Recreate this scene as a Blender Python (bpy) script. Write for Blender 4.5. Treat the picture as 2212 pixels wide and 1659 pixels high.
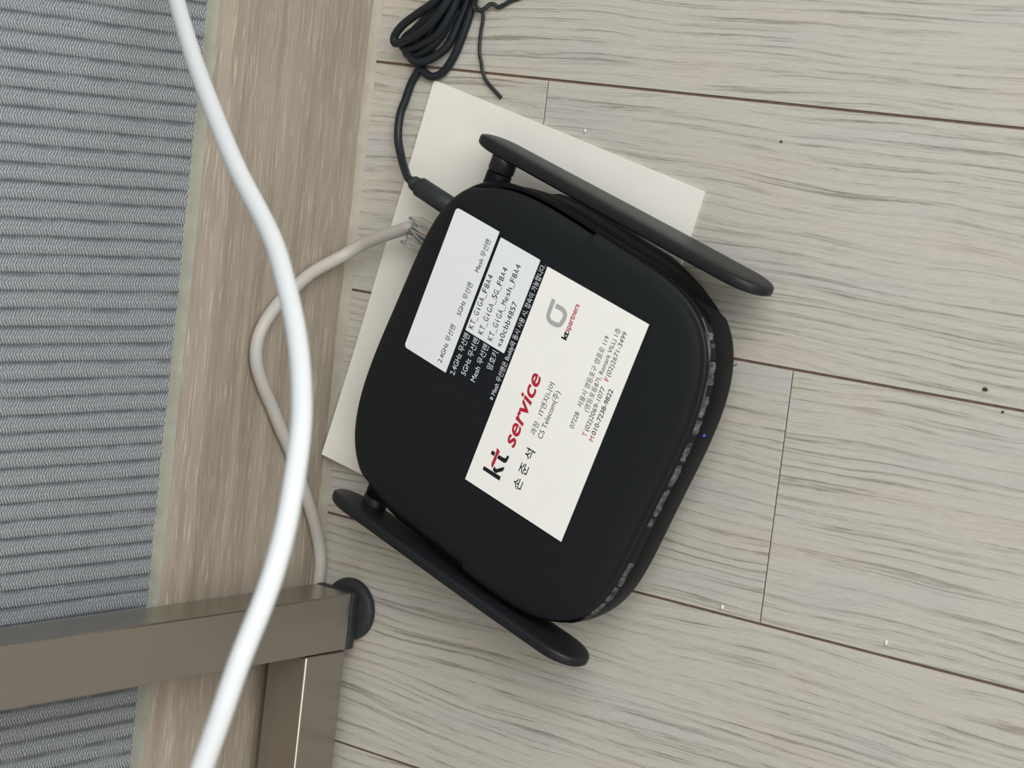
import bpy, bmesh, math, random
from mathutils import Vector, Matrix

for o in list(bpy.data.objects):
    bpy.data.objects.remove(o, do_unlink=True)
scene = bpy.context.scene
COL = scene.collection
MM = 0.001

# ------------------------------------------------------------------ camera
cam_d = bpy.data.cameras.new('camera')
cam = bpy.data.objects.new('camera', cam_d)
COL.objects.link(cam)
scene.camera = cam
R = Matrix(((0.79744384, -0.16111703, 0.58148484),
            (0.11650903, 0.98667085, 0.11360582),
            (-0.59203797, -0.02284603, 0.80558618)))
cam.matrix_world = Matrix.Translation(Vector((619.462, 54.979, 732.475)) * MM) @ R.to_4x4()
cam_d.sensor_fit = 'HORIZONTAL'
cam_d.sensor_width = 36.0
cam_d.lens = 36.0 * 4920.0 / 2212.0
cam_d.clip_start = 0.02
cam_d.clip_end = 30
cam_d.dof.use_dof = True
cam_d.dof.focus_distance = 0.885
cam_d.dof.aperture_fstop = 20.0

# ------------------------------------------------------------------ light
world = bpy.data.worlds.new('World')
scene.world = world
world.use_nodes = True
bg = world.node_tree.nodes['Background']
bg.inputs['Color'].default_value = (1.0, 0.965, 0.91, 1)
bg.inputs['Strength'].default_value = 0.50


def area_light(name, loc, target, sx, sy, power, color):
    d = bpy.data.lights.new(name, 'AREA')
    d.shape = 'RECTANGLE'
    d.size, d.size_y = sx, sy
    d.energy = power
    d.color = color
    o = bpy.data.objects.new(name, d)
    COL.objects.link(o)
    o.location = loc
    o.rotation_euler = (Vector(target) - Vector(loc)).to_track_quat('-Z', 'Y').to_euler()
    return o


area_light('window_daylight', (1.3, 0.85, 1.2), (0.12, 0, 0.05), 1.5, 1.3, 35, (0.97, 1.0, 1.0))
area_light('rail_glint_light', (2.6, -0.95, 2.3), (0.15, -0.1, 0), 0.7, 0.7, 9, (1.0, 0.93, 0.84))  # added unseen light, aimed to put a bright glint on the rail edge

vs = scene.view_settings
vs.view_transform = 'Standard'
vs.look = 'None'
vs.gamma = 1.0
vs.use_curve_mapping = False
vs.exposure = 0.0

# ------------------------------------------------------------------ helpers
random.seed(7)


def srgb(r, g, b):
    def f(c):
        c /= 255.0
        return c / 12.92 if c <= 0.04045 else ((c + 0.055) / 1.055) ** 2.4
    return (f(r), f(g), f(b), 1.0)


def mat(name, color, rough=0.5, metal=0.0, spec=0.5, **kw):
    m = bpy.data.materials.new(name)
    m.use_nodes = True
    b = m.node_tree.nodes['Principled BSDF']
    b.inputs['Base Color'].default_value = color
    b.inputs['Roughness'].default_value = rough
    b.inputs['Metallic'].default_value = metal
    b.inputs['Specular IOR Level'].default_value = spec
    for k, v in kw.items():
        b.inputs[k.replace('_', ' ')].default_value = v
    return m


class NB:
    """small node builder"""
    def __init__(self, m):
        self.t = m.node_tree
        self.b = self.t.nodes['Principled BSDF']

    def n(self, typ, **kw):
        nd = self.t.nodes.new(typ)
        for k, v in kw.items():
            setattr(nd, k, v)
        return nd

    def link(self, a, b):
        self.t.links.new(a, b)

    def math(self, op, a, b=None, c=None, clamp=False):
        nd = self.n('ShaderNodeMath', operation=op, use_clamp=clamp)
        for i, v in enumerate((a, b, c)):
            if v is None:
                continue
            if isinstance(v, (int, float)):
                nd.inputs[i].default_value = v
            else:
                self.link(v, nd.inputs[i])
        return nd.outputs[0]

    def comb(self, x, y, z=0.0):
        nd = self.n('ShaderNodeCombineXYZ')
        for i, v in enumerate((x, y, z)):
            if isinstance(v, (int, float)):
                nd.inputs[i].default_value = v
            else:
                self.link(v, nd.inputs[i])
        return nd.outputs[0]

    def noise(self, vec, scale=1.0, detail=3.0, rough=0.5, dist=0.0):
        nd = self.n('ShaderNodeTexNoise')
        self.link(vec, nd.inputs['Vector'])
        nd.inputs['Scale'].default_value = scale
        nd.inputs['Detail'].default_value = detail
        nd.inputs['Roughness'].default_value = rough
        nd.inputs['Distortion'].default_value = dist
        return nd.outputs['Fac']

    def ramp(self, fac, stops, interp='LINEAR'):
        nd = self.n('ShaderNodeValToRGB')
        nd.color_ramp.interpolation = interp
        while len(nd.color_ramp.elements) < len(stops):
            nd.color_ramp.elements.new(0.5)
        for e, (p, c) in zip(nd.color_ramp.elements, stops):
            e.position = p
            e.color = c if len(c) == 4 else (*c, 1)
        self.link(fac, nd.inputs[0])
        return nd.outputs[0]

    def remap(self, fac, a, b, lo=0.0, hi=1.0):
        nd = self.n('ShaderNodeMapRange')
        nd.interpolation_type = 'SMOOTHSTEP'
        self.link(fac, nd.inputs[0])
        for i, v in zip((1, 2, 3, 4), (a, b, lo, hi)):
            nd.inputs[i].default_value = v
        return nd.outputs[0]

    def mix(self, fac, a, b, blend='MIX'):
        nd = self.n('ShaderNodeMix', data_type='RGBA', blend_type=blend)
        for s, v in ((nd.inputs[0], fac), (nd.inputs[6], a), (nd.inputs[7], b)):
            if isinstance(v, (int, float)):
                s.default_value = v
            elif isinstance(v, tuple):
                s.default_value = v
            else:
                self.link(v, s)
        return nd.outputs[2]

    def bump(self, h, strength=0.3, dist=0.001):
        nd = self.n('ShaderNodeBump')
        nd.inputs['Strength'].default_value = strength
        nd.inputs['Distance'].default_value = dist
        self.link(h, nd.inputs['Height'])
        self.link(nd.outputs[0], self.b.inputs['Normal'])

    def objxyz(self):
        tc = self.n('ShaderNodeTexCoord')
        sp = self.n('ShaderNodeSeparateXYZ')
        self.link(tc.outputs['Object'], sp.inputs[0])
        return sp.outputs[0], sp.outputs[1], sp.outputs[2]


def link_obj(name, me, m, parent=None, smooth=False):
    o = bpy.data.objects.new(name, me)
    COL.objects.link(o)
    if m is not None:
        me.materials.clear()
        me.materials.append(m)
    if smooth:
        for p in me.polygons:
            p.use_smooth = True
    if parent is not None:
        o.parent = parent
    return o


def mesh_obj(name, verts, faces, m, parent=None, smooth=False):
    """verts in millimetres"""
    me = bpy.data.meshes.new(name)
    me.from_pydata([(x * MM, y * MM, z * MM) for x, y, z in verts], [], faces)
    me.update()
    return link_obj(name, me, m, parent, smooth)


def bm_obj(name, bm, m, parent=None, smooth=False):
    me = bpy.data.meshes.new(name)
    bmesh.ops.recalc_face_normals(bm, faces=bm.faces)
    bm.to_mesh(me)
    bm.free()
    return link_obj(name, me, m, parent, smooth)


def empty(name, loc, rz=0.0):
    o = bpy.data.objects.new(name, None)
    COL.objects.link(o)
    o.location = Vector(loc) * MM
    o.rotation_euler = (0, 0, rz)
    o.empty_display_size = 0.02
    return o


def tag(o, label, cat, group=None, kind=None):
    if label:
        o['label'] = label
    if cat:
        o['category'] = cat
    if group:
        o['group'] = group
    if kind:
        o['kind'] = kind
    return o


def add_box(bm, x0, x1, y0, y1, z0, z1, bevel=0.0, seg=2):
    r = bmesh.ops.create_cube(bm, size=1.0)
    vsn = r['verts']
    for v in vsn:
        v.co = Vector(((x0 + x1) / 2 + v.co.x * (x1 - x0), (y0 + y1) / 2 + v.co.y * (y1 - y0),
                       (z0 + z1) / 2 + v.co.z * (z1 - z0))) * MM
    if bevel > 0:
        es = list({e for v in vsn for e in v.link_edges})
        bmesh.ops.bevel(bm, geom=es, offset=bevel * MM, segments=seg, affect='EDGES', profile=0.5)


def catmull(pts, sub=8):
    P = [Vector(p) for p in pts]
    out = []
    n = len(P)
    for i in range(n - 1):
        p0, p1, p2, p3 = P[max(i - 1, 0)], P[i], P[i + 1], P[min(i + 2, n - 1)]
        for k in range(sub):
            t = k / sub
            out.append(0.5 * ((2 * p1) + (p2 - p0) * t + (2 * p0 - 5 * p1 + 4 * p2 - p3) * t * t
                              + (3 * p1 - p0 - 3 * p2 + p3) * t ** 3))
    out.append(P[-1])
    return out


def tube_data(path, rad, seg=14, cap=True, flat=1.0):
    """sweep a circle along a path (mm); rad: number or function of t"""
    n = len(path)
    verts, faces = [], []
    up = Vector((0, 0, 1))
    prev = None
    for i, p in enumerate(path):
        t = (path[min(i + 1, n - 1)] - path[max(i - 1, 0)])
        if t.length < 1e-9:
            t = Vector((1, 0, 0))
        t.normalize()
        if prev is None:
            s = t.cross(up)
            if s.length < 1e-3:
                s = t.cross(Vector((0, 1, 0)))
            s.normalize()
        else:
            s = prev - t * prev.dot(t)
            s.normalize()
        prev = s
        w = t.cross(s)
        r = rad(i / (n - 1)) if callable(rad) else rad
        for k in range(seg):
            a = 2 * math.pi * k / seg
            verts.append(p + s * (r * math.cos(a)) + w * (r * flat * math.sin(a)))
    for i in range(n - 1):
        for k in range(seg):
            a, b = i * seg + k, i * seg + (k + 1) % seg
            faces.append((a, b, b + seg, a + seg))
    if cap:
        faces.append(tuple(range(seg - 1, -1, -1)))
        faces.append(tuple(range((n - 1) * seg, n * seg)))
    return verts, faces


def tube(name, pts, rad, m, parent=None, seg=14, sub=8, flat=1.0):
    path = catmull(pts, sub) if sub > 1 else [Vector(p) for p in pts]
    v, f = tube_data(path, rad, seg, True, flat)
    return mesh_obj(name, v, f, m, parent, True)


# ------------------------------------------------------------------ text
_fc = bpy.data.curves.new('lettering', 'FONT')
_fo = bpy.data.objects.new('lettering', _fc)
COL.objects.link(_fo)


def glyphs(s, bold=0.0, shear=0.0):
    _fc.body = s
    _fc.size = 1.0
    _fc.offset = bold
    _fc.shear = shear
    _fc.resolution_u = 4
    bpy.context.view_layer.update()
    dg = bpy.context.evaluated_depsgraph_get()
    me = bpy.data.meshes.new_from_object(_fo.evaluated_get(dg))
    v = [(q.co.x, q.co.y) for q in me.vertices]
    f = [tuple(p.vertices) for p in me.polygons]
    bpy.data.meshes.remove(me)
    return v, f


def text_geo(s, x0, y0, width, size, bold=0.0, shear=0.0, mono=False):
    """lettering in mm on a reading plane: first letter starts at x0, baseline y0"""
    V, F = [], []
    if mono:
        adv = width / len(s)
        for i, ch in enumerate(s):
            v, f = glyphs(ch, bold, shear)
            if not v:
                continue
            a, b = min(q[0] for q in v), max(q[0] for q in v)
            w = b - a
            target = adv * 0.80 if ch not in 'i_1' else adv * (0.5 if ch != '_' else 1.0)
            sx = target / max(w, 1e-6)
            sx = min(sx, size * 1.15)
            off = x0 + adv * (i + 0.5)
            base = len(V)
            V += [(off + (q[0] - (a + b) / 2) * sx, y0 + q[1] * size) for q in v]
            F += [tuple(k + base for k in q) for q in f]
        return V, F
    v, f = glyphs(s, bold, shear)
    a, b = min(q[0] for q in v), max(q[0] for q in v)
    sx = width / (b - a)
    return [(x0 + (q[0] - a) * sx, y0 + q[1] * size) for q in v], f


def poly_geo(pts):
    return list(pts), [tuple(range(len(pts)))]


def stroke_geo(pts, w):
    """flat ribbon of width w along a polyline"""
    P = [Vector((x, y, 0)) for x, y in pts]
    P = [Vector((q.x, q.y, 0)) for q in catmull(P, 5)]
    L_, R_ = [], []
    for i, p in enumerate(P):
        t = (P[min(i + 1, len(P) - 1)] - P[max(i - 1, 0)]).normalized()
        nrm = Vector((-t.y, t.x, 0))
        L_.append((p + nrm * w / 2).to_2d())
        R_.append((p - nrm * w / 2).to_2d())
    V = [tuple(q) for q in L_] + [tuple(q) for q in R_]
    n = len(P)
    return V, [(i, i + 1, n + i + 1, n + i) for i in range(n - 1)]


def orient_up(verts, faces):
    out = []
    for f in faces:
        a = 0.0
        for i in range(len(f)):
            x1, y1, _ = verts[f[i]]
            x2, y2, _ = verts[f[(i + 1) % len(f)]]
            a += x1 * y2 - x2 * y1
        out.append(f if a > 0 else tuple(reversed(f)))
    return out


# ================================================================== materials
def make_plank_mat():
    m = mat('vinyl_wood_plank', (0.4, 0.38, 0.33, 1), 0.42, spec=0.35)
    g = NB(m)
    x, y, z = g.objxyz()
    oi = g.n('ShaderNodeObjectInfo')
    rnd = oi.outputs['Random']
    xo = g.math('ADD', x, g.math('MULTIPLY', rnd, 7.3))
    yo = g.math('ADD', y, g.math('MULTIPLY', rnd, 3.1))
    # slow sway of the growth lines
    w1 = g.noise(g.comb(g.math('MULTIPLY', xo, 5.0), g.math('MULTIPLY', yo, 13.0)), 1.0, 2.0, 0.5)
    w2 = g.noise(g.comb(g.math('MULTIPLY', xo, 38.0), g.math('MULTIPLY', yo, 60.0)), 1.0, 2.0, 0.5)
    yw = g.math('ADD', yo, g.math('MULTIPLY', g.math('SUBTRACT', w1, 0.5), 0.024))
    yw = g.math('ADD', yw, g.math('MULTIPLY', g.math('SUBTRACT', w2, 0.5), 0.0012))
    # growth rings: soft band that ends in a crisp dark edge
    vary = g.noise(g.comb(g.math('MULTIPLY', xo, 2.0), g.math('MULTIPLY', yw, 60.0), 1.0), 1.0, 2.0, 0.5)
    ring = g.math('FRACT', g.math('ADD', g.math('MULTIPLY', yw, 240.0), g.math('MULTIPLY', vary, 4.0)))
    soft = g.math('MULTIPLY', g.remap(ring, 0.35, 0.92), g.remap(ring, 1.0, 0.93))
    amp = g.noise(g.comb(g.math('MULTIPLY', xo, 9.0), g.math('MULTIPLY', yw, 70.0), 5.0), 1.0, 2.0, 0.5)
    ampm = g.remap(amp, 0.34, 0.56, 0.25, 1.0)
    line = g.noise(g.comb(g.math('MULTIPLY', xo, 15.0), g.math('MULTIPLY', yw, 950.0), rnd), 1.0, 2.0, 0.55)
    pore = g.noise(g.comb(g.math('MULTIPLY', xo, 46.0), g.math('MULTIPLY', yw, 1800.0), 3.0), 1.0, 2.0, 0.6)
    fibre = g.noise(g.comb(g.math('MULTIPLY', xo, 230.0), g.math('MULTIPLY', yw, 2300.0), 8.0), 1.0, 2.0, 0.6)
    tone = g.noise(g.comb(g.math('MULTIPLY', xo, 14.0), g.math('MULTIPLY', yw, 60.0), 2.0), 1.0, 2.0, 0.5)
    l_soft = g.math('MULTIPLY', soft, ampm)
    l_line = g.math('MULTIPLY', g.remap(line, 0.54, 0.63), g.math('MULTIPLY', g.remap(ring, 0.30, 0.65, 0.10, 1.0), ampm))
    l_pore = g.math('MULTIPLY', g.remap(pore, 0.53, 0.63), g.math('ADD', g.math('MULTIPLY', l_soft, 0.75), 0.25))
    light = srgb(184, 180, 169)
    cool = srgb(181, 177, 173)
    warm = srgb(189, 177, 167)
    base = g.mix(g.remap(tone, 0.54, 0.68), light, cool)
    base = g.mix(g.remap(tone, 0.30, 0.44, 1, 0), base, warm)
    c = g.mix(g.math('MULTIPLY', l_soft, 0.30), base, srgb(150, 144, 131))
    c = g.mix(g.math('MULTIPLY', l_line, 0.66), c, srgb(120, 113, 101))
    c = g.mix(g.math('MULTIPLY', l_pore, 0.60), c, srgb(108, 102, 90))
    c = g.mix(g.math('MULTIPLY', g.remap(fibre, 0.35, 0.65), 0.14), c, srgb(218, 215, 204))
    g.link(c, g.b.inputs['Base Color'])
    h = g.math('ADD', g.math('MULTIPLY', l_line, -1.0), g.math('MULTIPLY', l_pore, -0.7))
    g.bump(g.math('ADD', h, g.math('MULTIPLY', fibre, 0.25)), 0.3, 0.0002)
    return m


def make_wall_mat():
    m = mat('ribbed_wallpaper', (0.2, 0.21, 0.22, 1), 0.75, spec=0.25)
    g = NB(m)
    x, y, z = g.objxyz()
    wob = g.noise(g.comb(g.math('MULTIPLY', y, 60), g.math('MULTIPLY', z, 14)), 1.0, 2.0, 0.5)
    yy = g.math('ADD', y, g.math('MULTIPLY', g.math('SUBTRACT', wob, 0.5), 0.0022))
    rib = g.math('MULTIPLY', yy, 1.0 / RIB)
    fr = g.math('FRACT', rib)                      # 0..1 across one rib
    tri = g.math('ABSOLUTE', g.math('SUBTRACT', fr, 0.5))   # 0 centre .. 0.5 groove
    # herringbone threads
    zn = g.math('ADD', z, g.math('MULTIPLY', g.noise(g.comb(g.math('MULTIPLY', y, 500), g.math('MULTIPLY', z, 300)), 1.0, 2.0), 0.0016))
    ph = g.math('ADD', g.math('MULTIPLY', zn, 2 * math.pi / 0.00140), g.math('MULTIPLY', tri, 17.0))
    thr = g.math('ADD', g.math('MULTIPLY', g.math('SINE', ph), 0.5), 0.5)
    brk = g.noise(g.comb(g.math('MULTIPLY', y, 1500), g.math('MULTIPLY', z, 1500)), 1.0, 2.0, 0.6)
    thr = g.math('MULTIPLY', thr, g.remap(brk, 0.28, 0.62, 0.35, 1.0))
    valley = g.remap(tri, 0.27, 0.47)
    mid = g.remap(tri, 0.10, 0.0)
    patch = g.noise(g.comb(g.math('MULTIPLY', y, 260), g.math('MULTIPLY', z, 60), 4.0), 1.0, 3.0, 0.6)
    dark = srgb(96, 99, 103)
    lite = srgb(178, 182, 186)
    c = g.mix(thr, dark, lite)
    c = g.mix(g.math('MULTIPLY', valley, g.remap(patch, 0.35, 0.6, 0.30, 0.85)), c, srgb(92, 95, 99))
    c = g.mix(g.math('MULTIPLY', mid, 0.15), c, lite)
    c = g.mix(g.math('MULTIPLY', g.remap(patch, 0.55, 0.75), 0.22), c, srgb(108, 112, 117))
    g.link(c, g.b.inputs['Base Color'])
    g.bump(g.math('SUBTRACT', g.math('MULTIPLY', thr, 0.5), valley), 0.5, 0.0004)
    return m


def make_baseboard_mat():
    m = mat('wood_film_baseboard', (0.3, 0.27, 0.22, 1), 0.38, spec=0.4)
    g = NB(m)
    x, y, z = g.objxyz()
    w = g.noise(g.comb(g.math('MULTIPLY', y, 16), g.math('MULTIPLY', z, 60)), 1.0, 2.0)
    zz = g.math('ADD', z, g.math('MULTIPLY', w, 0.004))
    zz = g.math('ADD', zz, g.math('MULTIPLY', x, 0.8))
    band = g.noise(g.comb(g.math('MULTIPLY', y, 6), g.math('MULTIPLY', zz, 150)), 1.0, 4.0, 0.6)
    st = g.noise(g.comb(g.math('MULTIPLY', y, 55), g.math('MULTIPLY', zz, 1300), 4.0), 1.0, 2.0, 0.5)
    fib = g.noise(g.comb(g.math('MULTIPLY', y, 120), g.math('MULTIPLY', zz, 2200), 9.0), 1.0, 2.0, 0.6)
    c = g.ramp(band, [(0.30, srgb(135, 123, 110)), (0.50, srgb(152, 141, 127)), (0.72, srgb(165, 154, 140))])
    c = g.mix(g.math('MULTIPLY', g.remap(st, 0.56, 0.68), 0.6), c, srgb(190, 180, 165))
    c = g.mix(g.math('MULTIPLY', g.remap(st, 0.40, 0.28), 0.45), c, srgb(118, 107, 95))
    c = g.mix(g.math('MULTIPLY', g.remap(fib, 0.5, 0.7), 0.22), c, srgb(140, 127, 112))
    g.link(c, g.b.inputs['Base Color'])
    g.bump(st, 0.15, 0.0002)
    return m


def make_noise_mat(name, color, amount, scale, rough, spec=0.4, metal=0.0, bump=0.0):
    m = mat(name, color, rough, metal, spec)
    g = NB(m)
    x, y, z = g.objxyz()
    n = g.noise(g.comb(x, y, z), scale, 3.0, 0.6)
    lo = tuple(v * (1 - amount) for v in color[:3]) + (1,)
    hi = tuple(min(1, v * (1 + amount)) for v in color[:3]) + (1,)
    g.link(g.ramp(n, [(0.3, lo), (0.7, hi)]), g.b.inputs['Base Color'])
    if bump:
        g.bump(n, bump, 0.0002)
    return m


def make_steel_mat():
    m = mat('champagne_steel', srgb(150, 142, 130), 0.30, 0.85, 0.5)
    g = NB(m)
    x, y, z = g.objxyz()
    n = g.noise(g.comb(x, y, z), 5.0, 2.0)
    g.link(g.ramp(n, [(0.3, srgb(153, 146, 137)), (0.7, srgb(158, 151, 142))]), g.b.inputs['Base Color'])
    g.link(g.remap(n, 0.2, 0.8, 0.20, 0.26), g.b.inputs['Roughness'])
    return m


RIB = 0.0066
M = dict(
    plank=make_plank_mat(),
    joint=make_noise_mat('joint_filler', srgb(112, 92, 78), 0.2, 300, 0.9, 0.2),
    wall=make_wall_mat(),
    base=make_baseboard_mat(),
    caulk=make_noise_mat('caulk', srgb(150, 149, 136), 0.10, 120, 0.6, 0.3),
    caulk_floor=make_noise_mat('caulk_floor', srgb(163, 157, 143), 0.10, 120, 0.6, 0.3),
    steel=make_steel_mat(),
    rubber=make_noise_mat('black_rubber', srgb(42, 45, 47), 0.15, 200, 0.55, 0.35),
    paper=make_noise_mat('stiff_white_card', srgb(228, 225, 216), 0.025, 35, 0.65, 0.3),
    shell=make_noise_mat('matte_black_plastic', srgb(20, 23, 26), 0.10, 900, 0.50, 0.25),
    lower=make_noise_mat('satin_black_plastic', srgb(14, 16, 19), 0.10, 700, 0.45, 0.10),
    gloss=mat('gloss_black_plastic', srgb(12, 15, 22), 0.18, 0, 0.35),
    recess=make_noise_mat('recess_black_plastic', srgb(8, 10, 15), 0.10, 500, 0.6, 0.06),
    antenna=make_noise_mat('antenna_black_plastic', srgb(26, 28, 31), 0.10, 600, 0.40, 0.3),
    sticker=make_noise_mat('black_label_film', srgb(19, 22, 26), 0.08, 500, 0.5, 0.25),
    labelwhite=make_noise_mat('white_label_print', srgb(226, 228, 230), 0.02, 300, 0.5, 0.3),
    ink=mat('black_ink', srgb(30, 30, 33), 0.6, 0, 0.2),
    inkgrey=mat('dark_grey_ink', srgb(66, 64, 64), 0.6, 0, 0.2),
    inkwhite=mat('white_ink', srgb(222, 226, 232), 0.6, 0, 0.2),
    inkred=mat('red_ink', srgb(176, 36, 56), 0.6, 0, 0.2),
    inksilver=mat('silver_grey_ink', srgb(168, 168, 166), 0.5, 0, 0.3),
    card=make_noise_mat('white_card_stock', srgb(238, 236, 230), 0.015, 60, 0.6, 0.3),
    film=None,
    cable_black=make_noise_mat('black_pvc_cable', srgb(29, 33, 37), 0.12, 500, 0.42, 0.3),
    cable_grey=make_noise_mat('light_grey_pvc_cable', srgb(180, 175, 168), 0.03, 200, 0.5, 0.35),
    cable_white=make_noise_mat('white_pvc_cable', srgb(212, 215, 217), 0.01, 200, 0.45, 0.4),
    tie=make_noise_mat('twist_tie_plastic', srgb(40, 45, 44), 0.2, 800, 0.4, 0.4),
    clear=mat('clear_polycarbonate', (0.93, 0.93, 0.92, 1), 0.08, 0, 0.5, Transmission_Weight=1.0, IOR=1.45),
    wire_blue=mat('blue_wire', srgb(62, 84, 128), 0.5),
    wire_orange=mat('orange_wire', srgb(196, 140, 128), 0.5),
    wire_green=mat('green_wire', srgb(74, 122, 116), 0.5),
    wire_white=mat('pale_wire', srgb(222, 216, 212), 0.5),
    gold=mat('contact_metal', srgb(190, 160, 90), 0.3, 1.0),
    crumb=make_noise_mat('dark_crumb', srgb(52, 36, 38), 0.3, 900, 0.7),
    lint=make_noise_mat('pale_lint', srgb(220, 218, 208), 0.1, 900, 0.8),
    hair=mat('dark_hair', srgb(38, 32, 30), 0.5),
)
mf = mat('scuffed_clear_film', srgb(128, 131, 136), 0.30, 0, 0.5)
g = NB(mf)
fx, fy, fz = g.objxyz()
fn = g.noise(g.comb(fx, fy, fz), 420.0, 4.0, 0.7)
g.link(g.ramp(fn, [(0.38, srgb(30, 32, 36)), (0.52, srgb(70, 73, 78)), (0.72, srgb(112, 115, 120))]), g.b.inputs['Base Color'])
g.bump(fn, 0.5, 0.0004)
M['film'] = mf
ml = mat('blue_led', (0.02, 0.03, 0.6, 1), 0.3)
ml.node_tree.nodes['Principled BSDF'].inputs['Emission Color'].default_value = (0.03, 0.05, 1.0, 1)
ml.node_tree.nodes['Principled BSDF'].inputs['Emission Strength'].default_value = 3.0
M['led'] = ml

# ================================================================== setting
# ---- floor: sub-floor bed plus single planks
XMAX, YLO, YHI = 1500.0, -975.0, 1100.0
ROW0, PW = 73.05, 95.55
bm = bmesh.new()
add_box(bm, -12, XMAX, YLO, YHI, -12, -0.7)
floor = bm_obj('floor', bm, M['joint'])
tag(floor, 'pale grey-beige wood-look plank floor with dark joints', 'floor', kind='structure')

JG, JE = 0.50, 0.32     # half joint widths: long side, plank end


def plank(x0, x1, y0, y1):
    bm_ = bmesh.new()
    add_box(bm_, x0, x1, y0, y1, -3.0, 0.0)
    top = [e for e in bm_.edges if all(abs(v.co.z) < 1e-7 for v in e.verts)]
    bmesh.ops.bevel(bm_, geom=top, offset=0.12 * MM, segments=1, affect='EDGES')
    bm_obj('plank', bm_, M['plank'], floor)


ends = {0: 90.93, 1: 215.98, 2: 560.0, 3: 350.0, -1: 640.0, -2: 455.0, 4: 480.0, -3: 300.0}
kmin = int(math.floor((ROW0 - YHI) / PW))
kmax = int(math.ceil((ROW0 - YLO) / PW))
for k in range(kmin, kmax):
    yt, yb = ROW0 - k * PW, ROW0 - (k + 1) * PW
    e0 = ends.get(k, 120.0 + (k * 217) % 700)
    xs = [-10.0]
    e = e0
    while e > 0:
        e -= 900.0
    e += 900.0
    while e < XMAX:
        xs.append(e)
        e += 900.0
    xs.append(XMAX)
    for a, b in zip(xs[:-1], xs[1:]):
        plank(a + (JE if a > -10 else 0), b - (JE if b < XMAX else 0), yb + JG, yt - JG)

# ---- wall with real ribs
WX = -7.0
verts, faces = [], []
ylo, yhi, ztop = -1100.0, 1100.0, 2400.0
rp = RIB * 1000
n0 = int(math.floor(ylo / rp))
n1 = int(math.ceil(yhi / rp))
prof = [(0.0, -0.42), (0.12, -0.08), (0.30, 0.0), (0.5, 0.02), (0.70, 0.0), (0.88, -0.08)]
for i in range(n0, n1 + 1):
    for t, d in prof:
        yv = (i + t) * rp
        verts.append((WX + d, yv, 60.0))
        verts.append((WX + d, yv, ztop))
n = len(verts) // 2
for i in range(n - 1):
    faces.append((2 * i, 2 * i + 2, 2 * i + 3, 2 * i + 1))
b0 = len(verts)
yA, yB = verts[0][1], verts[-1][1]
verts += [(WX - 60, yA, 0), (WX - 60, yB, 0), (WX - 60, yB, ztop), (WX - 60, yA, ztop), (WX, yA, 0), (WX, yB, 0)]
faces += [(b0, b0 + 3, b0 + 2, b0 + 1), (b0, b0 + 1, b0 + 5, b0 + 4)]
faces.append(tuple([2 * i + 1 for i in range(n)] + [b0 + 2, b0 + 3]))
wall = mesh_obj('wall_left', verts, faces, M['wall'], None, False)
tag(wall, 'grey wall papered in ribbed herringbone fabric-like wallpaper', 'wall', kind='structure')

# ---- baseboard (profile extruded along the wall)
BH = 91.0
prof = [(0.0, 0.0), (0.0, 76.0), (-0.5, 79.0), (-1.9, 85.0), (-3.2, 89.4), (-4.2, BH), (-6.5, BH), (-6.5, 0.0)]
ys = (-1090.0, 1090.0)
verts = [(x, y, z) for y in ys for x, z in prof]
k = len(prof)
faces = [(i, (i + 1) % k, k + (i + 1) % k, k + i) for i in range(k)]
faces += [tuple(range(k - 1, -1, -1)), tuple(range(k, 2 * k))]
basebd = mesh_obj('baseboard_left', verts, faces, M['base'])
tag(basebd, 'taupe wood-grain baseboard along the grey ribbed wall', 'baseboard', kind='structure')


def bead(name, prof_fn, m, parent, step=6.0, y0=-700.0, y1=700.0):
    V, F = [], []
    cnt = int((y1 - y0) / step)
    kk = None
    for i in range(cnt + 1):
        y = y0 + i * step
        pr = prof_fn(y)
        kk = len(pr)
        V += [(x, y, z) for x, z in pr]
    for i in range(cnt):
        for j in range(kk - 1):
            a = i * kk + j
            F.append((a, a + 1, a + kk + 1, a + kk))
    return mesh_obj(name, V, F, m, parent, True)


def wig(y, s, a):
    return a * (math.sin(y * 0.061 + s) + 0.6 * math.sin(y * 0.153 + 2.1 * s) + 0.4 * math.sin(y * 0.37 + s * 3))


c1 = bead('caulk_bead', lambda y: [(-7.6, BH + 1.9 + wig(y, 1, .25)), (-5.6, BH + 1.2), (-4.0, BH + 0.5), (-2.7 + wig(y, 2, .15), BH - 0.5)],
          M['caulk'], basebd)
c1['label'] = 'greenish grey caulk along the baseboard top'
c2 = bead('caulk_bead', lambda y: [(-0.2, 4.0 + wig(y, 4, .4)), (0.4, 2.4), (1.0, 1.0), (2.3 + wig(y, 3, .3), 0.02)], M['caulk_floor'], basebd)
c2['label'] = 'greenish grey caulk along the floor joint'

# ================================================================== desk leg
desk = empty('desk_frame', (18, -159, 0))
tag(desk, 'champagne metal desk frame leg and rail against the baseboard', 'desk frame')


def rel(o, root):
    o.location = o.location - root.location
    return o


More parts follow.
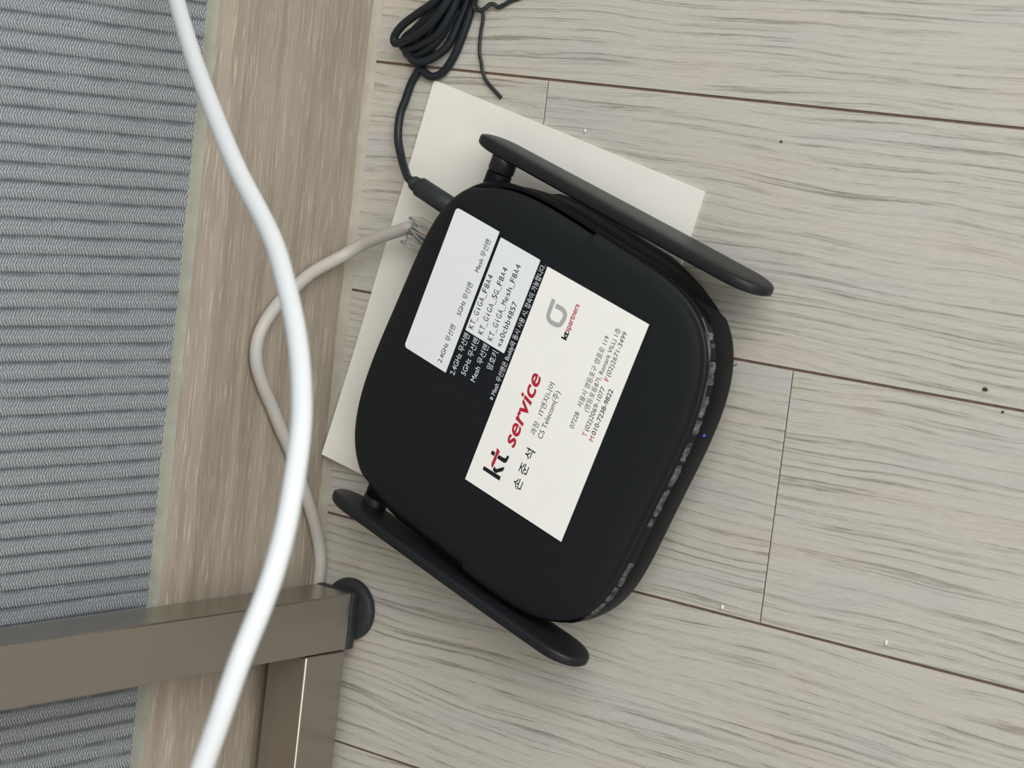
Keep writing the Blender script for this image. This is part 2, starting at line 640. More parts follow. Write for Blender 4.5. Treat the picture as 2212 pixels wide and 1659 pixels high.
bm = bmesh.new()
add_box(bm, 7.7, 28.0, -171.0, -147.0, 8.6, 700.0, 0.7, 2)
rel(bm_obj('leg', bm, M['steel'], desk), desk)
bm = bmesh.new()
add_box(bm, 7.0, 27.9, -1300.0, -171.5, 8.5, 33.2, 1.1, 3)
rel(bm_obj('rail', bm, M['steel'], desk), desk)
bm = bmesh.new()
add_box(bm, 7.3, 28.3, -171.2, -146.8, 3.9, 8.4, 1.0, 3)
rel(bm_obj('end_cap', bm, M['rubber'], desk), desk)
pr = [(0, 3.9), (10.0, 3.9), (11.9, 3.5), (12.9, 2.6), (13.2, 1.5), (13.1, 0.5), (12.6, 0.0), (0, 0.0)]
V, F = [], []
NS = 40
for r_, z_ in pr:
    for i in range(NS):
        a = 2 * math.pi * i / NS
        V.append((21.6 + r_ * math.cos(a), -155.6 + r_ * math.sin(a), z_))
for j in range(len(pr) - 1):
    for i in range(NS):
        a, b = j * NS + i, j * NS + (i + 1) % NS
        F.append((a + NS, b + NS, b, a))
rel(mesh_obj('levelling_foot', V, F, M['rubber'], desk, True), desk)

# ================================================================== white card under the router
sheet_o = Vector((34.8, 68.1))
ax = Vector((134.7, -30.5)).normalized()
ay = Vector((-30.5, -134.7)).normalized()
SW, SH, ST = 138.0, 165.0, 1.1
NX, NY = 24, 30
V, F = [], []


def sheet_z(i, j):
    s, t = i / NX, j / NY
    lift = 5.2 * max(0.0, (t - 0.55) / 0.45) ** 1.8 * max(0.0, 1 - s / 0.42) ** 1.6
    return 0.15 + lift


for layer in (1, 0):
    for j in range(NY + 1):
        for i in range(NX + 1):
            q = sheet_o + ax * (SW * i / NX) + ay * (SH * j / NY)
            zz = sheet_z(i, j)
            V.append((max(q.x + zz * 0.55 - 0.08, 0.35) if zz > 0.2 else q.x, q.y, zz + (ST if layer else 0)))
N1 = (NX + 1) * (NY + 1)
for j in range(NY):
    for i in range(NX):
        a = j * (NX + 1) + i
        F.append((a, a + NX + 1, a + NX + 2, a + 1))
        b = a + N1
        F.append((b, b + 1, b + NX + 2, b + NX + 1))
rim = [i for i in range(NX + 1)] + [j * (NX + 1) + NX for j in range(1, NY + 1)] + \
      [NY * (NX + 1) + i for i in range(NX - 1, -1, -1)] + [j * (NX + 1) for j in range(NY - 1, 0, -1)]
for a, b in zip(rim, rim[1:] + rim[:1]):
    F.append((a, b, b + N1, a + N1))
sheet = mesh_obj('white_board', V, F, M['paper'])
tag(sheet, 'blank stiff white sheet lying on the floor under the router', 'sheet')

# ================================================================== router
RT = -0.305
RO = (119.766, -49.345)
Z0 = 1.35                              # it stands on the white sheet
router = empty('wifi_router', (RO[0], RO[1], 0), RT)
tag(router, 'black rounded square wireless router with two antennas on the white sheet', 'router')
CO = [-0.00386, 0.00099, 0.00586, 0.0037, 0.00052, -0.00217, 9e-05, 0.00018, 0.01669]


def outline(ph, off=0.0):
    """router plan outline (mm) at parameter angle ph, pushed outwards by off"""
    def pt(p):
        n_ = 4.0
        r = (abs(math.cos(p)) ** n_ + abs(math.sin(p)) ** n_) ** (-1 / n_)
        k_ = 1 + CO[0]
        for q in range(1, 5):
            k_ += CO[2 * q - 1] * math.cos(q * p) + CO[2 * q] * math.sin(q * p)
        return Vector((71.11 * r * k_ * math.cos(p), 72.42 * r * k_ * math.sin(p)))
    if off < -7.0:                     # deep insets shrink towards the middle
        return outline(ph, -7.0) * (1 + (off + 7.0) / 66.0)
    c = pt(ph)
    if abs(off) < 1e-9:
        return c
    t = pt(ph + 0.02) - pt(ph - 0.02)
    t.normalize()
    return c + Vector((t.y, -t.x)) * off


def lathe_like(name, rings, m, parent, nseg=220, cap_top=False, cap_bot=False, offfn=None, zfn=None):
    V_, F_ = [], []
    for off, z in rings:
        for i in range(nseg):
            ph = 2 * math.pi * i / nseg
            o_ = off + (offfn(ph, z) if offfn else 0.0)
            q = outline(ph, o_)
            V_.append((q.x, q.y, z - (zfn(ph, off) if zfn else 0.0)))
    for j in range(len(rings) - 1):
        for i in range(nseg):
            a, b = j * nseg + i, j * nseg + (i + 1) % nseg
            F_.append((a, b, b + nseg, a + nseg))
    if cap_bot:
        F_.append(tuple(range(nseg - 1, -1, -1)))
    if cap_top:
        F_.append(tuple(range((len(rings) - 1) * nseg, len(rings) * nseg)))
    return mesh_obj(name, V_, F_, m, parent, True)


def sstep(a, b, x):
    t = min(1.0, max(0.0, (x - a) / (b - a)))
    return t * t * (3 - 2 * t)


def slot_mask(ph, z):
    """long recess along each antenna side with a rounded front end"""
    d = math.degrees(ph)
    d = (d + 180) % 360 - 180
    ad = abs(d)
    front = 46.5 if d > 0 else 47.5
    zc, hz = 17.6, 11.2
    a = (ad - front) * 1.25
    e = min(a, 10.0)
    m1 = sstep(0.0, 3.5, e)
    m2 = 1 - sstep(128, 134, ad)
    hh = hz * math.sqrt(max(0.0, 1 - max(0.0, 1 - a / 7.0) ** 2)) if a < 7 else hz
    if a < 0:
        return 0.0
    m3 = 1 - sstep(hh - 0.4, hh + 0.6, abs(z - zc))
    return m1 * m2 * m3


def step_notch(ph, z):
    """the top shell is cut back along the rear half of both antenna sides"""
    d = abs((math.degrees(ph) + 180) % 360 - 180)
    return -1.5 * sstep(86.6, 87.2, d) * (1 - sstep(128, 134, d)) * (1 if z < 36.5 else 0.5)


def crown(ph, off):
    """the top falls away softly towards the front"""
    d = abs((math.degrees(ph) + 180) % 360 - 180)
    w = 1 - sstep(35, 85, d)
    return w * 1.5 * sstep(-30.0, -2.0, off) * (1 - sstep(-1.6, -0.2, off))


top_rings = [(-2.0, 32.2), (-0.35, 32.5), (-0.05, 33.0), (-0.15, 33.7), (-0.6, 34.6), (-1.5, 35.5), (-3.0, 36.2),
             (-5.5, 36.8), (-9.0, 37.15), (-14.0, 37.4), (-19.0, 37.48), (-25.0, 37.52), (-34.0, 37.55)]
lathe_like('top_shell', top_rings, M['shell'], router, nseg=720, cap_top=True, offfn=step_notch, zfn=crown)
low_rings = [(-15.0, Z0 + 1.4), (-13.0, 3.4), (-9.6, 5.0), (-6.6, 7.0), (-4.2, 9.4), (-2.2, 11.6), (-0.9, 13.4), (0.1, 15.4), (0.6, 17.5),
             (1.0, 20.0), (1.35, 22.5), (1.5, 25.0), (1.5, 26.6), (1.45, 27.6), (1.4, 28.3), (1.3, 29.0), (1.0, 30.3), (0.6, 31.3), (0.1, 32.0), (-0.6, 32.3), (-1.8, 32.2)]
fine = []
for (o0, z0), (o1, z1) in zip(low_rings[:-1], low_rings[1:]):
    st = max(1, int(math.ceil(abs(z1 - z0) / 0.9)))
    for q in range(st):
        fine.append((o0 + (o1 - o0) * q / st, z0 + (z1 - z0) * q / st))
fine.append(low_rings[-1])


def body_off(z):
    for (o0, z0), (o1, z1) in zip(low_rings[:-1], low_rings[1:]):
        if z0 <= z <= z1 and z1 > z0:
            return o0 + (o1 - o0) * (z - z0) / (z1 - z0)
    return -0.6


def side_fill(ph, z):
    """the antenna sides stand upright almost down to the floor"""
    d = abs((math.degrees(ph) + 180) % 360 - 180)
    w = sstep(36, 76, d) * (1 - sstep(116, 130, d))
    want = 0.7 if z > 18 else 0.7 - 1.7 * (18 - z) / 15.0
    return w * (want - body_off(z))


lathe_like('lower_body', fine, M['lower'], router, nseg=360, cap_bot=True, offfn=lambda p, z: side_fill(p, z) - 1.1 * slot_mask(p, z))


def strip(name, ph0, ph1, zs, m, parent, base, lift, nseg=80, edge=None):
    """a skin patch following the lower body between two angles (degrees)"""
    V_, F_ = [], []
    for i in range(nseg + 1):
        d = ph0 + (ph1 - ph0) * i / nseg
        ph = math.radians(d)
        for j, z in enumerate(zs):
            z_ = z + (edge(i / nseg, j / (len(zs) - 1)) if edge else 0.0)
            q = outline(ph, base(z_, ph) + lift)
            V_.append((q.x, q.y, z_))
    w = len(zs)
    for i in range(nseg):
        for j in range(w - 1):
            a = i * w + j
            F_.append((a, a + w, a + w + 1, a + 1))
    return mesh_obj(name, V_, F_, m, parent, True)


for sg, f0 in ((1, 49.5), (-1, 50.5)):
    strip('side_recess_panel', sg * f0, sg * 127.0, [6.9, 9, 12, 15, 18, 21, 24, 26.5, 28.3], M['recess'], router,
          lambda z, ph: body_off(z) + side_fill(ph, z) - 1.1, 0.10, 90,
          edge=lambda s, j: (17.6 - (6.9 + 21.4 * j)) * (1 - min(1.0, math.sqrt(min(1.0, s * 14 + 0.02)))))
# glossy seam strip around the front edge
strip('front_gloss_strip', -50, 47, [29.6, 30.2, 30.8, 31.4, 31.9, 32.25], M['gloss'], router, lambda z, ph: body_off(z), 0.12, 120)
# torn remains of protective film along the strip
rnd = random.Random(5)
FILM = [(43.0, 41.2), (40.2, 39.4), (36.0, 30.6), (27.8, 22.4), (21.6, 17.6), (15.2, 9.6), (8.4, 1.2), (0.2, -9.0), (-9.6, -12.6), (-24.2, -31.4), (-32.0, -36.8), (-37.2, -42.0)]
for a, b in FILM:
    r1 = [rnd.uniform(-0.25, 0.1) for _ in range(5)]
    r2 = [rnd.uniform(-0.5, 0.6) for _ in range(5)]

    def edge(s, j, r1=r1, r2=r2):
        f = s * 3.999
        i0 = int(f)
        w = f - i0
        lo = r1[i0] * (1 - w) + r1[min(i0 + 1, 4)] * w
        hi = r2[i0] * (1 - w) + r2[min(i0 + 1, 4)] * w
        tap = 1 - min(1.0, 7 * min(s, 1 - s) + 0.35)
        return (lo * j + hi * (1 - j)) + (0.5 - j) * 1.2 * tap
    strip('film_scrap', a, b, [30.0, 30.55, 31.1, 31.65, 32.15], M['film'], router, lambda z, ph: body_off(min(z, 32.0)), 0.26, 16, edge)

# status light
q = outline(math.radians(17.5), body_off(24.0))
bm = bmesh.new()
bmesh.ops.create_uvsphere(bm, u_segments=12, v_segments=8, radius=0.55 * MM)
led = bm_obj('status_light', bm, M['led'], router, True)
led.location = Vector((q.x - 0.1, q.y, 25.0)) * MM
led['label'] = 'tiny glowing blue status light'

# rubber feet under the body
for fx_, fy_ in ((-38, -38), (-38, 38), (38, -38), (38, 38)):
    zb = 0.12 if fx_ > 0 or fy_ < 0 else 1.3
    zb = 1.28 if fx_ < 0 else 1.28
    bm = bmesh.new()
    bmesh.ops.create_cone(bm, cap_ends=True, segments=20, radius1=5 * MM, radius2=5 * MM, depth=(2.9 - zb) * MM)
    ft = bm_obj('rubber_foot', bm, M['rubber'], router, True)
    ft.location = Vector((fx_, fy_, (2.9 + zb) / 2)) * MM


# ---- antennas
def blade(name, parent, u0, u1, vc, zc_rear, zc_tip, h_rear, h_tip, th):
    NU, NC = 46, 36
    V_, F_ = [], []
    Ltot = u1 - u0
    for i in range(NU + 1):
        s = 0.5 - 0.5 * math.cos(math.pi * i / NU)
        u_ = u0 + Ltot * s
        hgt = h_rear + (h_tip - h_rear) * sstep(0.0, 0.75, s)
        zc_ = zc_rear + (zc_tip - zc_rear) * s
        rr, rt = 13.0, 14.0                       # end roundings
        k_ = 1.0
        if u_ - u0 < rr:
            k_ = math.sqrt(max(0.0, 1 - ((rr - (u_ - u0)) / rr) ** 2))
        if u1 - u_ < rt:
            k_ = min(k_, math.sqrt(max(0.0, 1 - ((rt - (u1 - u_)) / rt) ** 2)))
        kt = max(k_, 0.03) ** 0.5
        k_ = max(k_, 0.03)
        for c in range(NC):
            a = 2 * math.pi * c / NC
            ca, sa = math.cos(a), math.sin(a)
            yy = math.copysign(abs(ca) ** 0.45, ca) * th / 2 * kt
            zz = math.copysign(abs(sa) ** 0.60, sa) * hgt / 2 * k_
            V_.append((u_, vc + yy, zc_ + zz))
    for i in range(NU):
        for c in range(NC):
            a, b = i * NC + c, i * NC + (c + 1) % NC
            F_.append((a, a + NC, b + NC, b))
    F_.append(tuple(range(NC)))
    F_.append(tuple(range(NU * NC + NC - 1, NU * NC - 1, -1)))
    return mesh_obj(name, V_, F_, M['antenna'], parent, True)


def antenna(vc, u0, u1, zr, zt, lab):
    sg = 1 if vc > 0 else -1
    root = empty('antenna', (0, 0, 0))
    root.parent = router
    root['label'] = lab
    blade('blade', root, u0, u1, vc, zr, zt, 16.5, 22.0, 5.6)
    # post and collar along the side axis
    pu, pz = -54.5, 22.0
    V1, F1 = tube_data([Vector((pu, sg * 56.0, pz)), Vector((pu, sg * 70.6, pz)), Vector((pu, sg * 71.2, pz))], lambda t: 5.0 if t < 0.9 else 4.7, 28)
    mesh_obj('hinge_post', V1, F1, M['lower'], root, True)
    V1, F1 = tube_data([Vector((pu, sg * 71.5, pz)), Vector((pu, sg * 72.0, pz)), Vector((pu, sg * 76.0, pz)), Vector((pu, sg * 77.5, pz))],
                       lambda t: 4.8 if t < 0.2 else 5.2, 28)
    mesh_obj('hinge_collar', V1, F1, M['antenna'], root, True)
    return root


antenna(79.6, -70.5, 72.0, 19.0, 18.0, 'antenna lying over the white sheet')
antenna(-77.6, -70.5, 66.0, 27.5, 28.0, 'antenna lying toward the metal desk leg')

# ---- information label on the top
ZT = 37.56
lab = empty('information_label', (0, 0, 0))
lab.parent = router
lab['label'] = 'black and white printed network information label'


def label_rect(name, u0, u1, v0, v1, z, th, m, rad, corners=(1, 1, 1, 1)):
    """flat rounded rectangle with thickness"""
    pts = []
    cs = [(u0, v0, math.pi, corners[0]), (u1, v0, 1.5 * math.pi, corners[1]), (u1, v1, 0, corners[2]), (u0, v1, 0.5 * math.pi, corners[3])]
    for cu, cv, a0, on in cs:
        r = rad if on else 0.05
        ccu = cu + (r if cu == u0 else -r)
        ccv = cv + (r if cv == v0 else -r)
        for k_ in range(6):
            a = a0 + 0.5 * math.pi * k_ / 5
            pts.append((ccu + r * math.cos(a), ccv + r * math.sin(a)))
    n_ = len(pts)
    V_ = [(x, y, z) for x, y in pts] + [(x, y, z + th) for x, y in pts]
    F_ = [tuple(range(n_ - 1, -1, -1)), tuple(range(n_, 2 * n_))]
    F_ += [(i, (i + 1) % n_, n_ + (i + 1) % n_, n_ + i) for i in range(n_)]
    return mesh_obj(name, V_, F_, m, lab)


label_rect('label_backing', -58.6, -5.6, -6.4, 55.6, ZT - 0.35, 0.43, M['sticker'], 1.2)
label_rect('code_panel', -56.9, -34.0, -4.9, 54.9, ZT + 0.02, 0.12, M['labelwhite'], 1.6, (1, 0, 0, 1))
label_rect('network_name_panel', -32.6, -12.0, 14.2, 53.3, ZT + 0.02, 0.12, M['labelwhite'], 0.5)


def label_text(s, u0, v0, width, size, m, z, **kw):
    v, f = text_geo(s, 0, 0, width, size, **kw)
    V_ = [(u0 - y, v0 + x, z) for x, y in v]
    return mesh_obj('printed_line', V_, orient_up(V_, f), m, lab)


zi = ZT + 0.20
label_text('2.4GHz 무선랜', -37.4, -2.5, 16.0, 3.0, M['ink'], zi)
label_text('5GHz 무선랜', -36.9, 17.9, 13.7, 3.0, M['ink'], zi)
label_text('Mesh 무선랜', -36.2, 36.7, 13.4, 3.0, M['ink'], zi)
label_text('KT_GiGA_F8A4', -29.3, 15.7, 22.9, 3.6, M['ink'], zi, mono=True)
label_text('KT_GiGA_5G_F8A4', -24.2, 15.8, 28.2, 3.6, M['ink'], zi, mono=True)
label_text('KT_GiGA_Mesh_F8A4', -19.1, 15.6, 32.0, 3.6, M['ink'], zi, mono=True)
label_text('xa0cbb4857', -14.4, 15.4, 18.8, 3.6, M['ink'], zi, mono=True)
zw = ZT + 0.13
label_text('2.4GHz 무선랜', -29.8, -4.1, 17.5, 3.4, M['inkwhite'], zw)
label_text('5GHz 무선랜', -24.9, -1.8, 15.5, 3.4, M['inkwhite'], zw)
label_text('Mesh 무선랜', -19.7, -2.0, 15.6, 3.4, M['inkwhite'], zw)
label_text('암호키', -14.6, 5.6, 7.6, 3.4, M['inkwhite'], zw)
label_text('※ Mesh 무선랜은 Buddy와 동시 사용 시, 접속이 가능합니다.', -8.9, -4.4, 56.8, 2.9, M['inkwhite'], zw)

# ================================================================== business card
card = empty('business_card', (138.595, -47.22, 37.9), -0.30156)
tag(card, 'white printed business card lying on top of the black router', 'business card')
bm = bmesh.new()
add_box(bm, -25, 25, -45, 45, -0.16, 0.12)
bm_obj('card_stock', bm, M['card'], card)


def card_geo(geo, m, name='printed_line'):
    v, f = geo
    V_ = [(25 - y, x - 45, 0.18) for x, y in v]
    return mesh_obj(name, V_, orient_up(V_, f), m, card)


def card_text(s, x, y, w, size, m, **kw):
    return card_geo(text_geo(s, x, y, w, size, **kw), m)


card_geo(poly_geo([(8.8, 44.1), (8.9, 35.2), (7.2, 35.2), (7.3, 44.0)]), M['ink'], 'logo_stroke')
card_geo(poly_geo([(11.1, 39.5), (10.4, 38.5), (13.1, 35.2), (11.3, 35.2), (8.9, 38.0), (9.4, 39.8)]), M['ink'], 'logo_stroke')
card_geo(poly_geo([(16.0, 43.2), (16.0, 41.5), (14.4, 41.5), (14.5, 43.2)]), M['ink'], 'logo_stroke')
card_geo(poly_geo([(15.9, 39.6), (16.0, 36.8), (16.4, 36.1), (17.6, 36.1), (17.6, 35.0), (15.4, 35.1), (14.7, 35.5), (14.3, 36.2), (14.4, 39.9)]), M['ink'], 'logo_stroke')
card_geo(poly_geo([(17.6, 41.7), (17.9, 41.0), (17.4, 39.9), (16.8, 39.7), (15.0, 40.1), (13.6, 39.9), (11.6, 40.0), (10.9, 40.1), (10.0, 40.1),
                   (10.3, 40.8), (11.1, 41.3), (13.1, 41.3), (15.5, 41.2), (17.1, 41.3)]), M['inkred'], 'logo_swoosh')
card_text('service', 21.3, 34.5, 30.4, 8.6, M['inkred'], bold=0.018, shear=0.22)
card_text('손 준 석', 8.0, 25.2, 16.8, 4.6, M['ink'], bold=0.008)
card_text('과장 · IT엔지니어', 30.1, 27.9, 21.7, 3.0, M['inkgrey'])
card_text('CS Telecom(주)', 30.4, 24.3, 19.7, 3.3, M['inkgrey'])
card_text('07228', 40.5, 13.2, 6.6, 2.9, M['inkgrey'])
card_text('서울시 영등포구 영중로 119', 49.2, 13.4, 29.0, 2.9, M['inkgrey'])
card_text('(영등포동8가, Remark VILL) 1층', 49.1, 10.1, 33.9, 2.8, M['inkgrey'])
card_text('T', 40.4, 6.8, 1.5, 2.9, M['inkred'])
card_text('(02)2069-1077', 42.7, 6.9, 17.9, 2.9, M['inkgrey'])
card_text('F', 63.3, 6.8, 1.3, 2.9, M['inkred'])
card_text('(02)2671-3499', 65.2, 7.0, 17.8, 2.9, M['inkgrey'])
card_text('M', 40.2, 3.3, 1.8, 2.9, M['inkred'])
card_text('010-7238-9822', 42.8, 3.4, 18.6, 2.9, M['inkgrey'], bold=0.01)
card_geo(stroke_geo([(80.2, 42.1), (77.2, 42.0), (74.4, 41.9), (73.0, 41.4), (72.1, 40.0), (72.0, 38.2), (72.3, 36.4), (73.3, 35.2), (76.2, 34.7),
                     (77.6, 35.2), (78.5, 37.0), (78.4, 40.2)], 1.75), M['inksilver'], 'emblem')
card_text('kt', 68.7, 30.4, 3.2, 3.4, M['ink'], bold=0.04)
card_text('spartners', 72.0, 30.5, 11.2, 3.4, M['inkred'], bold=0.012)

# ================================================================== power lead
power = empty('power_lead', (30, 60, 0))
tag(power, 'coiled black power lead plugged into the back of the router', 'power cable')
LP = [(-98.6, 48.1, 13.5), (-95.0, 47.9, 13.5)]
ur, vr = Vector((math.cos(RT), math.sin(RT), 0)), Vector((-math.sin(RT), math.cos(RT), 0))


def RW(u_, v_, z_):
    q_ = Vector((RO[0], RO[1], 0)) + ur * u_ + vr * v_
    return (q_.x, q_.y, z_)


A_ = [(46.5, 111.3, 10.5), (39.0, 100.0, 10.5), (30.4, 94.0, 10.3), (22.6, 88.8, 9.8), (18.4, 84.2, 9.2), (18.6, 81.2, 9.0), (22.2, 81.8, 9.0), (29.0, 84.6, 9.6),
      (36.9, 90.0, 10.2), (43.9, 98.6, 10.4), (50.2, 111.5, 10.2)]
E_ = [(50.0, 113.0, 7.4), (42.0, 101.0, 7.4), (34.4, 93.7, 7.0), (26.0, 87.2, 6.4), (21.0, 83.6, 5.8), (20.2, 80.0, 5.6), (24.4, 79.6, 5.8), (31.6, 82.2, 6.6),
      (39.4, 87.0, 7.2), (45.2, 97.0, 7.4), (50.6, 111.0, 7.4)]
B_ = [(43.7, 114.1, 5.4), (36.9, 101.4, 5.4), (29.4, 92.0, 5.2), (22.0, 85.4, 3.4), (18.9, 80.4, 2.4), (21.4, 76.8, 2.6), (27.8, 77.6, 4.0), (36.6, 82.9, 5.2),
      (42.5, 91.7, 5.4), (45.0, 100.2, 5.4), (47.2, 111.7, 5.4)]
C_ = [(44.7, 110, 2.0), (36.7, 100, 2.0), (30.0, 91.0, 2.0), (24.7, 82.7, 2.2), (23.4, 77.6, 4.6), (27.6, 74.6, 5.4), (34.8, 76.6, 4.2), (41.2, 82.6, 2.6), (45.4, 93.3, 2.2),
      (48.0, 100.8, 2.2), (50.0, 112.0, 2.2)]
D_ = [(53.0, 112.3, 1.9), (50.9, 101.1, 1.9), (49.4, 93.7, 1.9), (47.2, 86.2, 1.9), (44.4, 78.6, 1.9), (40.0, 72.0, 1.9), (34.9, 69.3, 1.9), (30.6, 70.6, 2.2), (27.6, 74.0, 1.9),
      (25.2, 80.5, 5.6)]


def topturn(p0, p1, far, z):
    a, b = Vector(p0), Vector(p1)
    d = Vector((0.42, 0.907, 0))
    s = (b - a) * 0.25
    return [tuple(a + d * far * 0.5 + s * 0.1), tuple(a + d * far * 0.9 + s + Vector((0, 0, z))), tuple(b + d * far * 0.9 - s + Vector((0, 0, z))), tuple(b + d * far * 0.5 - s * 0.1)]


lead = [RW(-96.5, 48.0, 13.5), RW(-99.6, 48.1, 13.2), (35.8, 27.6, 12.0), (32.2, 29.8, 9.6), (26.6, 35.2, 6.4), (21.8, 43.2, 4.2), (20.6, 52.4, 3.0), (21.9, 58.9, 2.2), (23.6, 65.4, 1.9), (26.2, 70.3, 1.9),
        (29.6, 76.0, 1.9), (35.0, 86.0, 1.9), (41.5, 97.0, 1.9), (48.0, 108.0, 2.0)]
path = list(lead)
path += topturn(lead[-1], B_[0], 52, 0.5)
path += B_ + topturn(B_[-1], E_[0], 56, 0.5) + E_ + topturn(E_[-1], A_[0], 60, 1.0) + A_ + topturn(A_[-1], C_[0], 66, -1.0) + C_ + topturn(C_[-1], D_[0], 58, 0.0)
path += D_[:-1] + [(29.6, 80.5, 2.4), (33.5, 87.5, 5.2), (38.5, 96.0, 5.4), (44.5, 106.0, 5.4), (60, 140, 4.0), (90, 190, 2.2), (140, 260, 1.9), (210, 330, 1.9)]
pc = tube('cable', path, 1.72, M['cable_black'], power, 14, 7)
rel(pc, power)
# plug: barrel with a ribbed strain relief
pdir = [Vector(RW(u_, v_, z_)) for u_, v_, z_ in ((-100.3, 48.0, 13.2), (-98.6, 48.0, 13.4), (-97.2, 47.9, 13.5), (-96.9, 47.9, 13.5), (-95.6, 47.8, 13.5), (-94.8, 47.8, 13.5), (-69.5, 46.5, 13.5))]
rads = [1.9, 2.9, 3.1, 2.7, 3.0, 4.1, 4.1]
V, F = tube_data(pdir, lambda t: rads[int(round(t * 6))], 26)
rel(mesh_obj('barrel_plug', V, F, M['rubber'], power, True), power)

# twist tie holding the coil
tie = empty('twist_tie', (56, 97, 0))
tag(tie, 'black twist tie wrapped around the coiled power lead', 'twist tie')
wrap = []
for i in range(13):
    a = math.radians(-120 + 300 * i / 12)
    wrap.append((45.5 + 9.8 * math.cos(a), 104.0 + 4.2 * math.cos(a) * -0.5 + 0.5 * i / 12, 6.0 + 6.1 * math.sin(a)))
t1_ = [(54.2, 100.6, 3.8), (52.6, 99.2, 4.0), (53.9, 97.6, 3.6), (56.3, 97.4, 3.2), (58.2, 98.6, 2.8), (59.6, 100.1, 2.2), (61.5, 100.3, 1.6), (63.1, 99.4, 1.2), (65.8, 100.5, 1.0),
       (68.7, 102.1, 1.0), (74.0, 104.1, 1.0)]
t2_ = [(54.6, 102.0, 5.0), (53.2, 100.2, 4.8), (53.4, 98.6, 3.0), (55.2, 98.4, 4.0), (56.0, 97.0, 2.6), (56.6, 95.3, 1.6), (55.9, 89.2, 1.1), (55.9, 83.7, 1.0), (56.6, 79.8, 1.0), (57.9, 77.3, 1.3), (58.5, 74.4, 0.9),
       (60.5, 70.8, 0.9), (62.7, 68.7, 0.9), (66.2, 66.2, 0.9), (69.5, 64.0, 0.9)]
for nm, pts in (('wrap', wrap), ('tie_end', t1_), ('tie_end', t2_)):
    rel(tube(nm, pts, 0.92, M['tie'], tie, 10, 7, 0.75), tie)

# ================================================================== network cable
eth = empty('network_cable', (20, -60, 0))
tag(eth, 'light grey network cable with a clear plug looping up the baseboard', 'network cable')
ep = [RW(-90.6, 31.2, 13.4), RW(-93.6, 30.4, 13.2), (33.4, 5.6, 12.2), (24.8, 2.5, 11.0), (13.0, -2.6, 9.4), (6.2, -8.2, 13.0), (3.6, -13.2, 22.0), (2.9, -17.2, 29.4), (2.9, -22.2, 36.6), (2.9, -29.4, 46.1),
      (2.9, -37.7, 53.0), (2.9, -45.8, 55.6), (2.9, -54.1, 54.1), (2.9, -62.4, 49.2), (2.9, -70.9, 42.7), (2.9, -80.4, 35.9), (2.9, -90.3, 28.2), (2.9, -104.7, 18.9), (2.9, -119.1, 9.8), (3.1, -130.4, 4.4),
      (4.0, -139.4, 2.8), (4.2, -147.0, 2.75), (3.6, -165.0, 2.75), (3.4, -230.0, 2.75), (3.6, -420.0, 2.75)]
rel(tube('cable', ep, 2.65, M['cable_grey'], eth, 18, 8), eth)


def local_box(bm, u0, u1, v0, v1, z0, z1, bev):
    b0 = len(bm.verts)
    add_box(bm, u0, u1, v0, v1, z0, z1, bev, 1)


plug_root = empty('clear_plug', (0, 0, 0))
plug_root.parent = eth
plug_root.location = (Vector((RO[0], RO[1], 0)) - Vector((20, -60, 0))) * MM
plug_root.rotation_euler = (0, 0, RT)
plug_root['label'] = 'clear plastic modular plug'
bm = bmesh.new()
# open shell: floor, two sides, roof, so the wires show inside
local_box(bm, -92.0, -70.4, 24.4, 36.0, 9.2, 10.2, 0.15)
local_box(bm, -92.0, -70.4, 24.4, 25.5, 10.3, 17.4, 0.15)
local_box(bm, -92.0, -70.4, 34.9, 36.0, 10.3, 17.4, 0.15)
local_box(bm, -89.5, -70.4, 25.6, 34.8, 16.4, 17.4, 0.15)
bm_obj('plug_shell', bm, M['clear'], plug_root)
bm = bmesh.new()
local_box(bm, -89.0, -70.6, 28.2, 32.2, 18.2, 19.0, 0.2)
bm_obj('latch', bm, M['clear'], plug_root)
for i, key in enumerate(('wire_blue', 'wire_white', 'wire_blue', 'wire_green', 'wire_orange', 'wire_white')):
    s_ = i - 2.5
    tube('wire', [(-90.8, 31.2 + s_ * 0.45, 13.0 + (0.4 if i % 2 else -0.3)), (-86.0, 30.2 + s_ * 0.7, 13.6), (-80.0, 30.0 + s_ * 1.0, 13.8), (-71.5, 30.0 + s_ * 1.15, 13.6)],
         0.45, M[key], plug_root, 8, 5)

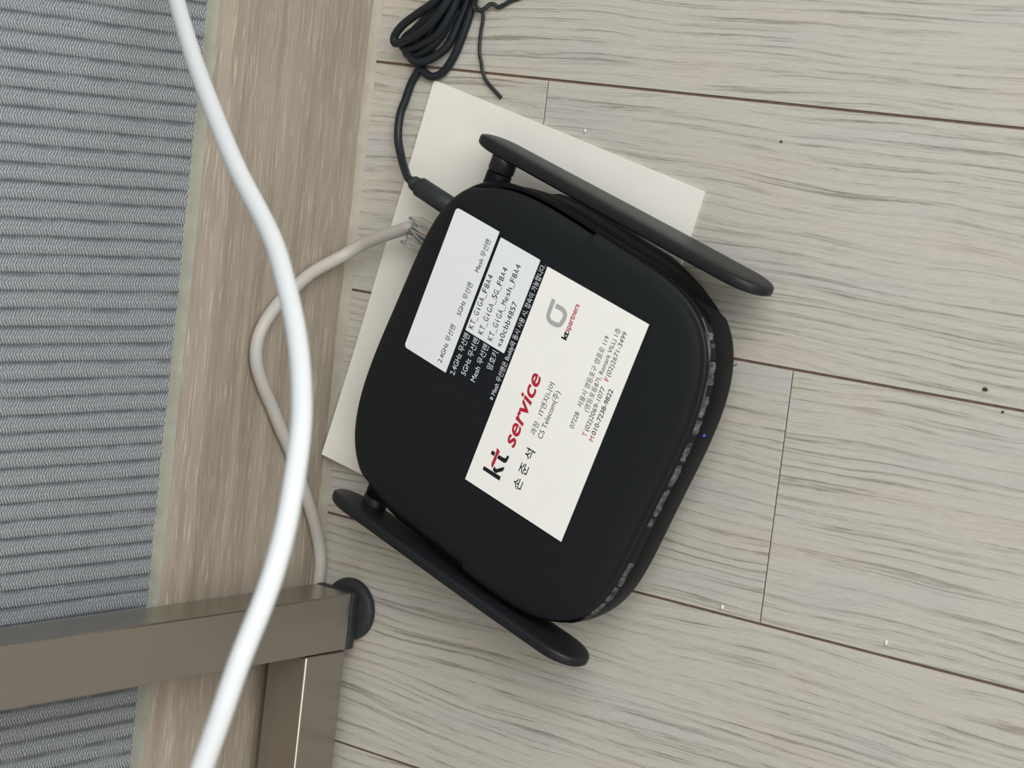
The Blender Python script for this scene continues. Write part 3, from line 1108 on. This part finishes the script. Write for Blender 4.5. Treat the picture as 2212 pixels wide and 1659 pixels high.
# ================================================================== white foreground cable
wc = [(8.0, 900.0, 3.1), (8.0, 480.0, 3.1), (7.0, 360.0, 14.0), (6.5, 270.0, 50.0), (6.0, 190.0, 90.0), (4.0, 140.0, 116.0), (14.0, 97.5, 137.0), (36.6, 83.5, 152.8), (66.0, 65.6, 172.5), (93.7, 49.3, 189.6), (125.4, 30.8, 207.8), (156.6, 12.9, 223.2), (175.1, 0.0, 234.6),
      (190.5, -12.4, 245.2), (203.1, -24.7, 255.3), (212.8, -36.8, 264.7), (222.0, -55.0, 276.6), (226.5, -67.4, 284.5), (228.0, -77.6, 289.9), (228.0, -92.2, 296.4), (227.0, -107.0, 300.5),
      (224.7, -121.2, 303.1), (221.0, -145.0, 308.0), (222.0, -200.0, 330.0), (226.0, -300.0, 400.0), (232.0, -380.0, 520.0), (236.0, -420.0, 680.0), (238.0, -430.0, 860.0)]
wcab = tube('hanging_cable', wc, 3.0, M['cable_white'], None, 20, 10)
tag(wcab, 'thick white cable hanging in front of the wall and baseboard', 'cable')

# ================================================================== litter on the floor


def crumb(name, x, y, sx, sy, sz, m, label, cat, seed=1):
    r = random.Random(seed)
    bm_ = bmesh.new()
    bmesh.ops.create_icosphere(bm_, subdivisions=2, radius=1.0)
    for v in bm_.verts:
        k_ = 1 + r.uniform(-0.18, 0.18)
        v.co = Vector((v.co.x * sx * k_, v.co.y * sy * k_, v.co.z * sz * k_)) * MM
    zmin = min(v.co.z for v in bm_.verts)
    o_ = bm_obj(name, bm_, m, None, True)
    o_.location = (x * MM, y * MM, -zmin)
    tag(o_, label, cat)
    return o_


crumb('dark_crumb', 291.9, -17.3, 1.05, 0.75, 0.5, M['crumb'], 'largest dark brown crumb on the floor far from the router', 'crumb', 1)
crumb('dark_crumb', 198.8, 59.3, 0.5, 0.45, 0.3, M['crumb'], 'tiny dark crumb on the plank past the white sheet', 'crumb', 2)
crumb('dark_crumb', 299.5, -24.0, 0.5, 0.45, 0.3, M['crumb'], 'tiny dark crumb right beside the long floor joint', 'crumb', 3)
crumb('lint_flake', 199.5, -115.2, 0.7, 1.0, 0.35, M['lint'], 'pale lint flake between the router front and the short joint', 'lint', 4)
crumb('lint_flake', 268.0, -113.0, 0.6, 1.0, 0.35, M['lint'], 'pale lint flake on the plank beyond the short joint', 'lint', 5)
crumb('lint_flake', 111.5, 54.9, 0.5, 0.8, 0.35, M['lint'], 'small white flake beside the upper edge of the white sheet', 'lint', 6)
hr = tube('hair', [(192.4, -24.4, 0.2), (189.5, -25.6, 0.4), (187.0, -26.2, 1.2), (184.0, -27.0, 2.0), (180.5, -27.3, 2.2)], 0.14, M['hair'], None, 6, 5)
tag(hr, 'dark hair lying on the floor at the router front', 'hair')

bpy.data.objects.remove(_fo, do_unlink=True)
